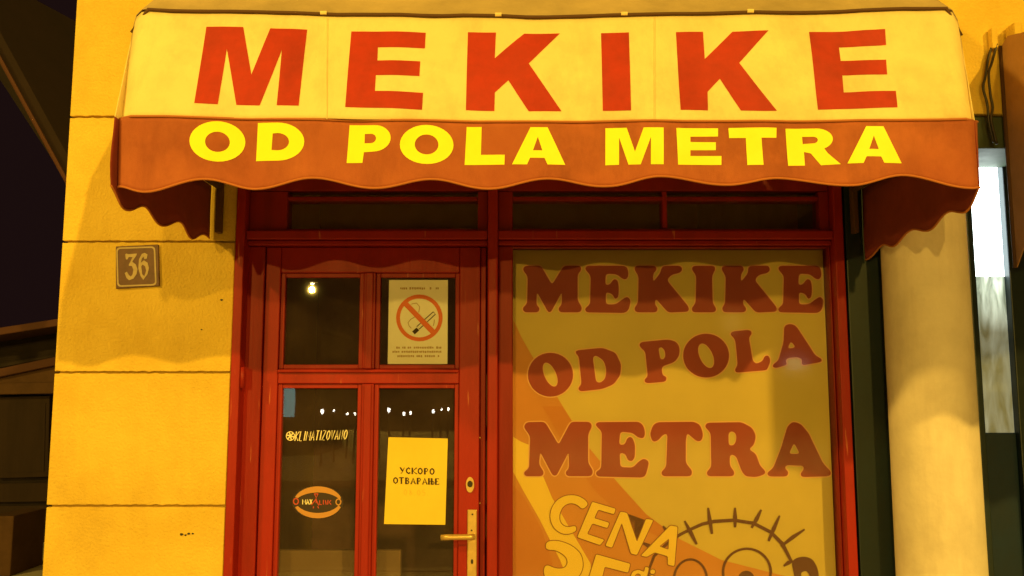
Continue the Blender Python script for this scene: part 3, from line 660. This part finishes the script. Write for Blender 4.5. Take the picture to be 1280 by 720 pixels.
# ------------------------------------------------------------------ notices, stickers, house number
GLY = {  # thin strokes on a unit cell (x right, y down); bold ones carry weight 1
 'K': [([(0, 0), (0, 1)], 1), ([(.9, 0), (.12, .52), (.95, 1)], .7)], 'L': [([(0, 0), (0, 1), (.75, 1)], 1)], 'I': [([(.3, 0), (.3, 1)], 1)],
 'M': [([(0, 1), (0, 0), (.5, .6), (1, 0), (1, 1)], .7)], 'A': [([(0, 1), (.45, 0), (.95, 1)], .8), ([(.2, .68), (.75, .68)], .6)],
 'T': [([(0, 0), (.9, 0)], .8), ([(.45, .05), (.45, 1)], 1)], 'Z': [([(0, 0), (.85, 0), (0, 1), (.85, 1)], .8)],
 'O': [([(.45, 0), (.1, .2), (0, .5), (.1, .8), (.45, 1), (.8, .8), (.9, .5), (.8, .2), (.45, 0)], .9)],
 'V': [([(0, 0), (.45, 1), (.9, 0)], .8)], 'N': [([(0, 1), (0, 0), (.8, 1), (.8, 0)], .8)], 'X': [([(0, 0), (.85, 1)], .9), ([(.85, 0), (0, 1)], .7)],
 'У': [([(0, 0), (.48, .6)], 1), ([(.9, 0), (.45, .75), (.2, 1), (.05, .92)], .6)], 'С': [([(.82, .22), (.5, 0), (.1, .25), (0, .5), (.1, .75), (.5, 1), (.85, .8)], .95)],
 'Р': [([(.15, 0), (.15, 1)], 1.1), ([(.15, 0), (.6, 0), (.82, .25), (.6, .52), (.2, .52)], .7)],
 'В': [([(.15, 0), (.15, 1)], 1.1), ([(.15, 0), (.6, .02), (.75, .25), (.55, .47), (.2, .47)], .7), ([(.55, .47), (.85, .72), (.6, 1), (.15, 1)], .8)],
 'Њ': [([(.05, 0), (.05, 1)], 1.1), ([(.05, .5), (.55, .5)], .6), ([(.6, 0), (.6, 1)], 1.1), ([(.6, .5), (.95, .52), (1.1, .75), (.95, 1), (.6, 1)], .7)],
 'Е': [([(.1, 0), (.1, 1)], 1.1), ([(.1, 0), (.8, 0), (.8, .15)], .6), ([(.1, .48), (.6, .48)], .6), ([(.1, 1), (.85, 1), (.85, .83)], .6)],
 '0': [([(.4, 0), (.05, .3), (.05, .7), (.4, 1), (.75, .7), (.75, .3), (.4, 0)], .5)], '8': [([(.4, .45), (.1, .2), (.4, 0), (.7, .2), (.4, .45), (.05, .75), (.4, 1), (.75, .75), (.4, .45)], .5)],
 '5': [([(.75, 0), (.15, 0), (.1, .45), (.6, .42), (.75, .7), (.5, 1), (.05, .95)], .5)], '.': [([(.1, .9), (.25, 1)], .6)],
}
GLY['К'] = GLY['K']; GLY['О'] = GLY['O']; GLY['А'] = GLY['A']; GLY['Т'] = GLY['T']
def text(s, x0, y0, x1, y1, hgt, stroke, fm, off, mt, par, name='letter', slant=0.0, fill=.82, serif=False):
    """letters along the baseline-top line (x0,y0)-(x1,y1), in photo pixels"""
    wds = [0.55 if c in 'I.' else 1.15 if c in 'MЊ' else 1.0 for c in s]; tot = sum(wds); acc = 0
    for c, wd in zip(s, wds):
        cw = (x1 - x0) * wd / tot
        if c in GLY:
            ox = x0 + (x1 - x0) * acc / tot; oy = y0 + (y1 - y0) * acc / tot; mb = MB()
            segs = list(GLY[c])
            if serif:
                segs = [(pl, wt ** 1.7) for pl, wt in segs]
                for pl, wt in GLY[c]:
                    for e in (pl[0], pl[-1]):
                        if e[1] in (0, 1) and wt >= .7: segs.append(([(e[0] - .18, e[1]), (e[0] + .18, e[1])], .45))
            for q, (pl, wt) in enumerate(segs):
                pts = [(ox + x * cw * fill + (1 - y) * hgt * slant, oy + y * hgt) for x, y in pl]
                flat([ribbon(pts, stroke * wt)], fm(off + q * .00015), 0, mb)
            mb.build(name, mt, par, fixn=False)
        acc += wd
GF = 0.0700                                   # outside face of the door panes
def FG(off): return lambda x, y: U(x, y, GF - off)
# no smoking notice
q = [(486.4, 350), (559.9, 350), (559.3, 455), (484.6, 455)]
n1 = flat([q], FG(.0012)).build('no_smoking_notice', 'paper_white', solid=.0008, fixn=False)
tag(n1, 'white paper no smoking notice with red crossed circle in the upper right door pane', 'notice')
zz = (470, 340, 5.5385)
put('red_ring', tf([ell(300, 318, 161, 162), ell(300, 318, 134, 135)], *zz), .0024, 'ring', n1, 0, FG)
put('red_slash', tf([[(178, 218), (210, 200), (418, 412), (388, 436)]], *zz), .0029, 'ring', n1, 0, FG)
put('cigarette', tf([ribbon([(396, 276), (412, 292), (300, 395), (282, 378), (396, 276)], 6)], *zz), .0025, 'ink', n1, 0, FG)
put('cigarette_tip', tf([[(250, 412), (280, 385), (300, 403), (268, 432)]], *zz), .0026, 'ink', n1, 0, FG)
for k, pl in enumerate([[(245, 222), (280, 215), (302, 240), (296, 280)], [(288, 300), (240, 328), (222, 350), (228, 372), (245, 390)], [(404, 330), (402, 352), (396, 374)]]):
    put('smoke_line', tf([ribbon(pl, 5)], *zz), .00262 + k * .00005, 'ink_pale', n1, 0, FG)
mb = MB(); rs = random.Random(3)
for (ya, xa, xb) in ((114, 168, 428), (524, 140, 450), (553, 114, 466), (583, 148, 436)):
    x = xa
    while x < xb:
        ln = rs.uniform(10, 17)
        if rs.random() > .13: flat(tf([[(x, ya - rs.uniform(6, 9)), (x + ln * .72, ya - rs.uniform(5, 9)), (x + ln * .72, ya + rs.uniform(4, 8)), (x, ya + rs.uniform(4, 8))]], *zz), FG(.0024), 0, mb)
        x += ln
mb.build('blurred_print', 'ink_pale', n1, fixn=False)
# opening-soon sheet
q = [(485.5, 546.5), (559.8, 548.2), (556.6, 656), (480, 655)]
n2 = flat([q], FG(.0012), 3).build('opening_soon_sheet', 'paper_yellow', solid=.0008, fixn=False)
tag(n2, 'yellow paper sheet with two lines of dark Cyrillic print in the lower right door pane', 'notice')
text('УСКОРО', 500.5, 584.5, 545, 586, 7.2, 1.9, FG, .0026, 'ink', n2, fill=.74, serif=True)
text('ОТВАРАЊЕ', 492, 597, 551.5, 598.5, 7.2, 1.9, FG, .0026, 'ink', n2, fill=.74, serif=True)
text('08.05.', 505, 612, 538, 612.5, 7.0, 1.3, FG, .0026, 'ink_faint', n2, name='pencil_digit', fill=.7)
# air conditioning sticker
q = root('air_conditioning_sticker', U(396, 550, GF), 'pale slanted capitals KLIMATIZOVANO with a snowflake on the lower left door pane', 'sticker')
text('KLIMATIZOVANO', 368.5, 539.3, 434.5, 537.2, 11.8, 1.25, FG, .0012, 'foil', q, slant=.18, fill=.74)
mb = MB()
for k in range(6):
    a = R(60 * k + 15); flat([ribbon([(363, 545), (363 + 4.8 * math.cos(a), 545 + 5.2 * math.sin(a))], 1.5)], FG(.0012 + k * .0001), 0, mb)
flat([ell(363, 545, 5.6, 5.9), ell(363, 545, 4.6, 4.9)], FG(.002), 0, mb)
mb.build('snowflake', 'foil', q, fixn=False)
# oval sticker
ox = (358, 600, 13.842)
q = flat(tf([ell(545, 385, 445, 285)], *ox), FG(.0010)).build('oval_sticker', 'foil_dark', fixn=False)
tag(q, 'dark oval sticker with orange crescents above and below its small lettering on the door', 'sticker')
up = ell(545, 395, 420, 285, 0, 30, 200, 340); lo = ell(545, 372, 420, 290, 0, 30, 20, 160)
put('crescent', tf([up + ell(545, 440, 420, 225, 0, 30, 338, 215)], *ox), .0018, 'foil_orange', q, 0, FG)
put('crescent', tf([lo + ell(545, 330, 400, 240, 0, 30, 150, 26)], *ox), .0018, 'foil_orange', q, 0, FG)
put('roundel', tf([ell(165, 370, 52, 60), ell(165, 370, 32, 40)], *ox), .0019, 'foil_red', q, 0, FG)
put('roundel', tf([ell(900, 380, 52, 60), ell(900, 380, 32, 40)], *ox), .0019, 'foil_orange', q, 0, FG)
text('MAX', 378.3, 624.3, 391.5, 624.3, 6.2, 1.5, FG, .0020, 'foil', q, fill=.8)
mb = MB()
for k, pl in enumerate([[(515, 320), (515, 400)], [(515, 330), (430, 430)], [(515, 340), (560, 440)], [(575, 350), (575, 425), (610, 425)], [(640, 345), (640, 425)], [(672, 350), (690, 425)], [(720, 345), (715, 425)], [(770, 350), (740, 385), (775, 425)], [(485, 235), (515, 310), (548, 235)], [(480, 240), (550, 240)], [(470, 455), (465, 490)], [(540, 455), (560, 490)]]):
    flat(tf([ribbon(pl, 17)], *ox), FG(.0020 + k * .00004), 0, mb)
mb.build('red_emblem', 'foil_red', q, fixn=False)
# house number
zz = (140, 300, 11.25)
def FN(off): return lambda x, y: U(x, y, -.004 - off)
cor = [(144.5, 308), (197.8, 305.5), (199, 357.5), (144.6, 361)]
fr = [U(x, y, -.008) for x, y in cor]; hn = MB().prism(fr, [(v.x, -.0005, v.z) for v in fr]).build('house_number_plate', 'plate', bevel=.002)
tag(hn, 'brown enamel house number plate reading 36 with a pale border line', 'number plate')
ro = rnd([(58, 105), (608, 88), (628, 640), (72, 660)], 60, 5); ri = rnd([(80, 127), (586, 110), (606, 618), (94, 638)], 46, 5)
put('border_line', tf([ro, ri], *zz), .0052, 'plate_pale', hn, 0, FN)
put('digit', tf([[(185, 205), (200, 190), (230, 200), (350, 190), (345, 215), (285, 305), (335, 345), (358, 410), (345, 480), (300, 545), (240, 565), (205, 535), (178, 465), (210, 445), (235, 490), (265, 515), (290, 480), (300, 420), (280, 365), (240, 365), (235, 350), (290, 240), (235, 240), (215, 275), (195, 270)]], *zz), .0052, 'plate_pale', hn, 0, FN)
put('digit', tf([[(420, 195), (460, 180), (500, 205), (490, 260), (455, 270), (445, 235), (420, 260), (405, 320), (450, 285), (500, 320), (520, 390), (500, 480), (440, 560), (400, 505), (370, 400), (380, 270)], [(412, 370), (430, 345), (465, 370), (480, 430), (455, 510), (425, 480)]], *zz), .0052, 'plate_pale', hn, 0, FN)

# ------------------------------------------------------------------ column and the neighbouring shop
cx = U(1163.5, 480, -.12).x; cr = 0.1345
c = root('column', (cx, -.12, 0), 'round cream plaster column beside the red shop front', 'column')
MB().lathe(cx, -.12, [(cr + .05, 0), (cr + .05, .12)], 48).build('column_base', 'column', c, bevel=.006)
MB().lathe(cx, -.12, [(cr + .02, .121), (cr + .004, .2), (cr, .28)] + [(cr - .004 * k / 10, .28 + k * .2) for k in range(1, 10)] + [(cr - .004, 2.3)], 64).build('column_shaft', 'column', c, smooth=True)
MB().lathe(cx, -.12, [(cr, 2.301), (cr + .03, 2.36), (cr + .03, 2.466)], 48).build('column_capital', 'column', c)

NS = root('neighbouring_shop', (2.4, .35, 0), 'dark glazed neighbouring shop front with a brightly lit white window behind the column', 'shop front')
YN = 0.30
xn0 = XR + .13
MB().box(xn0, 6.6, .02, .29, 2.35, 2.465).build('header', 'header', NS, bevel=.004)
MB().box(XR + .006, xn0, -.0, .5, 0, 2.465).build('side_post', 'teal', NS, bevel=.004)
def pb(x0, y0, x1, y1, Yf, Yb, name, mt, z0=None, z1=None, bev=.003): return pxbox(x0, y0, x1, y1, Yf, Yb, z0, z1).build(name, mt, NS, bevel=bev)
# dark pane between the post and the column
xa = xn0 + .004; xb = U(1216, 480, YN).x
fz = 2.45
MB().box(xa, xb, YN, YN + .006, .3, fz).build('pane', 'glass', NS)
MB().box(xa, xb, YN - .02, YN + .05, 0.02, .29).build('kick_panel', 'navy', NS, bevel=.003)
MB().box(xa - .0, 6.5, 1.4, 1.45, 0, 2.6).build('back_wall', 'navy', NS)
# lit window strip
wx0, wx1 = U(1217, 360, YN).x, U(1258.5, 360, YN).x
MB().box(xb + .001, wx0, YN - .025, YN + .05, 0, fz).build('window_mullion', 'teal', NS, bevel=.004)
MB().box(wx1, wx1 + .09, YN - .025, YN + .05, 0, fz).build('window_mullion', 'teal', NS, bevel=.004)
zlit = U(1235, 345, YN).z; zfr = U(1247, 541, YN).z; ztop = fz - .02
MB().box(wx0 + .001, wx1 - .001, YN + .01, YN + .016, zlit, ztop).build('lit_pane', 'litwin', NS)
MB().box(wx0 + .001, wx1 - .001, YN + .01, YN + .016, zfr, zlit - .001).build('filmed_pane', 'frost', NS)
MB().box(wx0 + .001, wx1 - .001, YN - .01, YN + .04, ztop + .001, fz - .001).build('top_rail', 'teal', NS, bevel=.003)
MB().box(wx0 + .001, wx1 - .001, YN - .0, YN + .04, .02, zfr - .001).build('lower_panel', 'navy', NS, bevel=.003)
MB().box(wx1 + .091, 6.5, YN, YN + .05, .02, 1.25).build('lower_panel', 'navy', NS, bevel=.003)
MB().box(wx1 + .091, 6.5, YN + .001, YN + .05, 1.251, fz).build('upper_panel', 'plum', NS, bevel=.003)
g1 = flat([rnd([(1060, 281), (1093, 277), (1100, 309), (1088, 310), (1072, 300), (1064, 290)], 6)], lambda x, y: U(x, y, YN - .002)).build('green_reflection', 'greenreflect', solid=.001, fixn=False)  # added sheet, painted as a pale green reflection in the dark pane
tag(g1, 'pale green painted reflection high on the dark glass left of the column', 'reflection')
g2 = flat([[(1066, 324), (1104, 322), (1108, 424), (1070, 426)]], lambda x, y: U(x, y, YN - .002)).build('teal_reflection', 'tealreflect', solid=.001, fixn=False)  # added sheet, painted as a dull teal reflection in the same pane
tag(g2, 'dim teal painted reflection on the dark glass between red frame and column', 'poster')

# brown awning of the neighbour
BX = U(1262, 200, -.01).x
bt = U(1262, 52, 0).z; bb = U(1270, 335, 0).z
NA = root('brown_awning', (BX + .7, -.3, bb), 'plain brown canvas awning with rounded end at the right edge of the photo', 'awning')
prof = [(-.012, bt - .02), (-.05, bt + .0), (-.12, bt - .02), (-.25, bt - .05), (-.6, bt - .07), (-1.0, bt - .09), (-1.34, bt - .14), (-1.435, bt - .24)]
low = [(-1.435, 2.10)] + [(-1.435 + 1.36 * k / 20, 2.10 - .09 * k / 20 - .02 * abs(math.sin(k * .6))) for k in range(1, 20)] + [(-.06, bb + .06), (-.012, bb)]
side = [(y, z) for y, z in prof + low]
MB().quad(*[(BX, y, z) for y, z in side]).build('side_panel', 'brown', NA, solid=.003)
MB().grid([[(BX + .001 + 1.6 * k / 12, y, z) for k in range(13)] for y, z in prof]).build('canopy', 'brown', NA, smooth=True, solid=.002)
MB().grid([[(BX + .001 + 1.6 * k / 60, -1.436, z if j == 0 else 2.10 + .015 * math.sin(k * .9)) for k in range(61)] for j, z in enumerate((bt - .245, 0))]).build('front_valance', 'brown', NA, smooth=True, solid=.002)
MB().tube([(BX - .002, -.006, bt - .02), (BX - .002, -.006, bb)], .008, 8).build('edge_strip', 'browndark', NA, smooth=True)

# cables and brackets on the yellow wall
for k, pl in enumerate([[(1244, 50), (1236, 70), (1232, 95), (1229, 110), (1234, 130), (1236, 152), (1242, 178)], [(1246, 55), (1240, 78), (1236, 92), (1238, 118), (1241, 135), (1239, 150), (1246, 180)]]):
    pts = [U(x, y, -.018 - .008 * k) for x, y in pl]; sm = []
    for i in range(len(pts) - 1):
        for j in range(5):
            t = j / 5; a = pts[max(0, i - 1)]; b = pts[i]; c_ = pts[i + 1]; d = pts[min(len(pts) - 1, i + 2)]
            sm.append(0.5 * ((2 * b) + (c_ - a) * t + (2 * a - 5 * b + 4 * c_ - d) * t * t + (3 * b - a - 3 * c_ + d) * t ** 3))
    sm.append(pts[-1])
    o = MB().tube(sm, .0045, 7).build('cable', 'cable', smooth=True)
    tag(o, ('thin black cable looping furthest left on the yellow wall by the brown awning', 'black cable hanging straighter beside the edge of the brown awning')[k], 'cable', 'cables hanging beside the brown awning')
o = pxbox(1240, 34, 1248, 60, -.03, -.001).build('junction_box', 'wall', bevel=.005)
tag(o, 'small yellow painted junction box above the hanging black cables', 'junction box')
o = pxbox(1268, 27, 1279, 44, -.06, -.001).build('awning_bracket', 'wall', bevel=.006)
tag(o, 'small yellow painted bracket just above the brown awning', 'bracket')

# ------------------------------------------------------------------ dark yard to the left
YS = 6.0
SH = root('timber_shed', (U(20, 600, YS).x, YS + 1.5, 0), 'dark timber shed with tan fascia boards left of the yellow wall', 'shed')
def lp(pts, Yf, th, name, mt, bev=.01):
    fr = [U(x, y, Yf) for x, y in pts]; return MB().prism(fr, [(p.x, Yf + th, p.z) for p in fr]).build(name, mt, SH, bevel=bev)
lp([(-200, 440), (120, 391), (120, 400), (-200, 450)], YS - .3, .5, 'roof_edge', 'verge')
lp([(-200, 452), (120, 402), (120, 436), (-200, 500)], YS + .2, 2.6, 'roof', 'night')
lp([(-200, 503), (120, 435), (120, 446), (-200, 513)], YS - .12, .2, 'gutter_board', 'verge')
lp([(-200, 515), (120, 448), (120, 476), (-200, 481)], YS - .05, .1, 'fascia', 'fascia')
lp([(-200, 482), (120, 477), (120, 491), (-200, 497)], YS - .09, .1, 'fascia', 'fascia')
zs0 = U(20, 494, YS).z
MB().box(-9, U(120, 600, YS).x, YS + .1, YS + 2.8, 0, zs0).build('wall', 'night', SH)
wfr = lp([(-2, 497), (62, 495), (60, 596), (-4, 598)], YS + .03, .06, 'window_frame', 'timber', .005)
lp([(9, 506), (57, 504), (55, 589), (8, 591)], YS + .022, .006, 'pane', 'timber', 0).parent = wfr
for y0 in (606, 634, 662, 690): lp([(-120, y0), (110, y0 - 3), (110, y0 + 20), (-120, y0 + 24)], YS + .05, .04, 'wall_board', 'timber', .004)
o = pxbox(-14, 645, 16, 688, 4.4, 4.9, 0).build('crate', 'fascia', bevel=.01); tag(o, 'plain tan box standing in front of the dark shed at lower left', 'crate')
# gable overhang of the house further up
fr = [U(-260, -90, 5.0), U(130, 62, 5.0), U(100, 262, 3.2), U(-260, -330, 3.2)]
fr = [U(-60, 8, 5.2), U(140, 64, 5.2), U(96, 246, 3.4), U(-60, -40, 3.4)]
b = [p + Vector((0.02, .06, .10)) for p in fr]
OV = root('gable_overhang', (fr[2].x, fr[2].y, fr[2].z), 'dark sloping roof overhang against the night sky at upper left', 'roof')
MB().prism(fr, b).build('soffit', 'soffit', OV)
MB().tube([fr[2] + Vector((0, -.03, 0)), fr[3] + Vector((0, -.03, 0))], .016, 6).build('verge_board', 'verge', OV)
MB().box(fr[2].x + .06, fr[2].x + .5, 4.2, 5.2, 0, fr[2].z).build('support_wall', 'night', OV)

# ------------------------------------------------------------------ street lamps and the far side of the street (seen in the panes)
def street_lamp(head, base, label, lens, power=None, radius=.22, paint='pole', k=1.0):
    L = root('street_lamp', (base[0], base[1], 0), label, 'street lamp', 'street lamps along the street')
    h = Vector(head)
    MB().tube([(base[0], base[1], 0), (base[0], base[1], h.z + .1)], .09 * k, 12, .05 * k).build('pole', paint, L, smooth=True)
    MB().tube([(base[0], base[1], h.z + .05), (base[0] * .6 + h.x * .4, base[1] * .6 + h.y * .4, h.z + .28), (h.x, h.y, h.z + .2)], .03, 8).build('arm', paint, L, smooth=True)
    MB().lathe(h.x, h.y, [(.30, h.z + .08), (.30, h.z + .12), (.2, h.z + .24), (.06, h.z + .3)], 16).build('head', 'pole', L)
    MB().lathe(h.x, h.y, [(.26 * k, h.z + .078), (.2 * k, h.z + .02), (.1 * k, h.z - .0)], 16).build('lens', lens, L, smooth=True)
    if power:
        ld = bpy.data.lights.new('lamp_light', 'SPOT'); ld.spot_size = R(150); ld.spot_blend = .4; ld.energy = power; ld.color = LAMP_COL; ld.shadow_soft_size = radius
        lo = bpy.data.objects.new('lamp_light', ld); COL.objects.link(lo); lo.parent = L; lo.location = (h.x - base[0], h.y - base[1], h.z - .16)
        lo.rotation_euler = (Vector((0, 0, .5)) - h).to_track_quat('-Z', 'Y').to_euler()
    return L
street_lamp(LAMP_A[0] + Vector((0, 0, .16)), (14.2, -23.5), 'tall sodium mast lamp across the square', 'lens', LAMP_A[1])
street_lamp(LAMP_B[0] + Vector((0, 0, .16)), (-8.3, -4.2), 'sodium street lamp on the near pavement left of the shop', 'lens', LAMP_B[1])
street_lamp(LAMP_C[0] + Vector((0, 0, .16)), (3.0, -20.8), 'sodium street lamp further back across the square', 'lens', LAMP_C[1])
def mirror(px, py, Yw, g=GF):                # place a thing so that the pane at y = g shows it there
    p = U(px, py, 2 * g - Yw); return Vector((p.x, Yw, p.z))
h = mirror(390, 357, -32); street_lamp(h, (h.x, -33.2), 'distant street lamp reflected as a bright spot in the upper door pane', 'lens2', 9500, radius=.09, paint='night', k=.35)
ORD = ['leftmost', 'second from the left', 'third from the left', 'fourth from the left', 'fifth from the left', 'sixth from the left', 'seventh from the left', 'eighth from the left', 'ninth from the left', 'tenth from the left', 'rightmost']
for k, (x, y, q) in enumerate(((403, 515, 1.0), (418, 513.5, .55), (434, 518, .6), (443, 518, .6), (474, 514, .4), (487, 512, .8), (505, 516.5, .7), (513, 515.5, .7), (541, 514.5, .7), (551, 512.5, .55), (560, 512, .6))):
    p = mirror(x, y, -15.0 - .5 * (k * 7 % 5)); r = root('bollard_light', (p.x, p.y, 0), 'low bollard light across the street, %s of the row' % ORD[k], 'bollard light', 'bollard lights across the street')
    MB().tube([(p.x, p.y, 0), (p.x, p.y, p.z - .06 * q - .005)], .022, 8).build('post', 'night', r, smooth=True)
    MB().lathe(p.x, p.y, [(.015 * q, p.z - .06 * q), (.04 * q, p.z - .03 * q), (.04 * q, p.z + .03 * q), (.015 * q, p.z + .06 * q)], 10).build('globe', 'bulb', r, smooth=True)
K = root('kiosk', (-6.6, -19, 0), 'low dark kiosk across the street with one lit teal window', 'kiosk')
a = mirror(347, 522, -17.9); b = mirror(367, 484, -17.9)
MB().box(-9.0, b.x + .6, -21, -18, 0, 2.9).build('wall', 'night', K)
MB().box(-9.2, b.x + .8, -21.2, -17.7, 2.9, 3.0).build('roof', 'night', K)
MB().box(a.x, b.x, -17.99, -17.9, a.z, b.z).build('window', 'tealwin', K)
p = mirror(915, 404, -18, .066); r = root('globe_lamp', (p.x, p.y, 0), 'warm globe lamp on a post reflected faintly in the poster window', 'lamp')
MB().tube([(p.x, p.y, 0), (p.x, p.y, p.z - .2)], .05, 8).build('post', 'pole', r); MB().lathe(p.x, p.y, [(.05, p.z - .2)] + [(.2 * math.cos(R(t)), p.z + .2 * math.sin(R(t))) for t in range(-70, 80, 14)], 16).build('globe', 'globe', r, smooth=True)
p = mirror(993, 454, -18, .066); r = root('lit_sign', (p.x, p.y, 0), 'white tube sign on a post across the street reflected in the poster window', 'sign')
MB().tube([(p.x, p.y - .08, 0), (p.x, p.y - .08, p.z)], .05, 8).build('post', 'pole', r); MB().box(p.x - .2, p.x + .2, p.y - .03, p.y, p.z - .03, p.z + .03).build('tube_light', 'tube', r, bevel=.01)
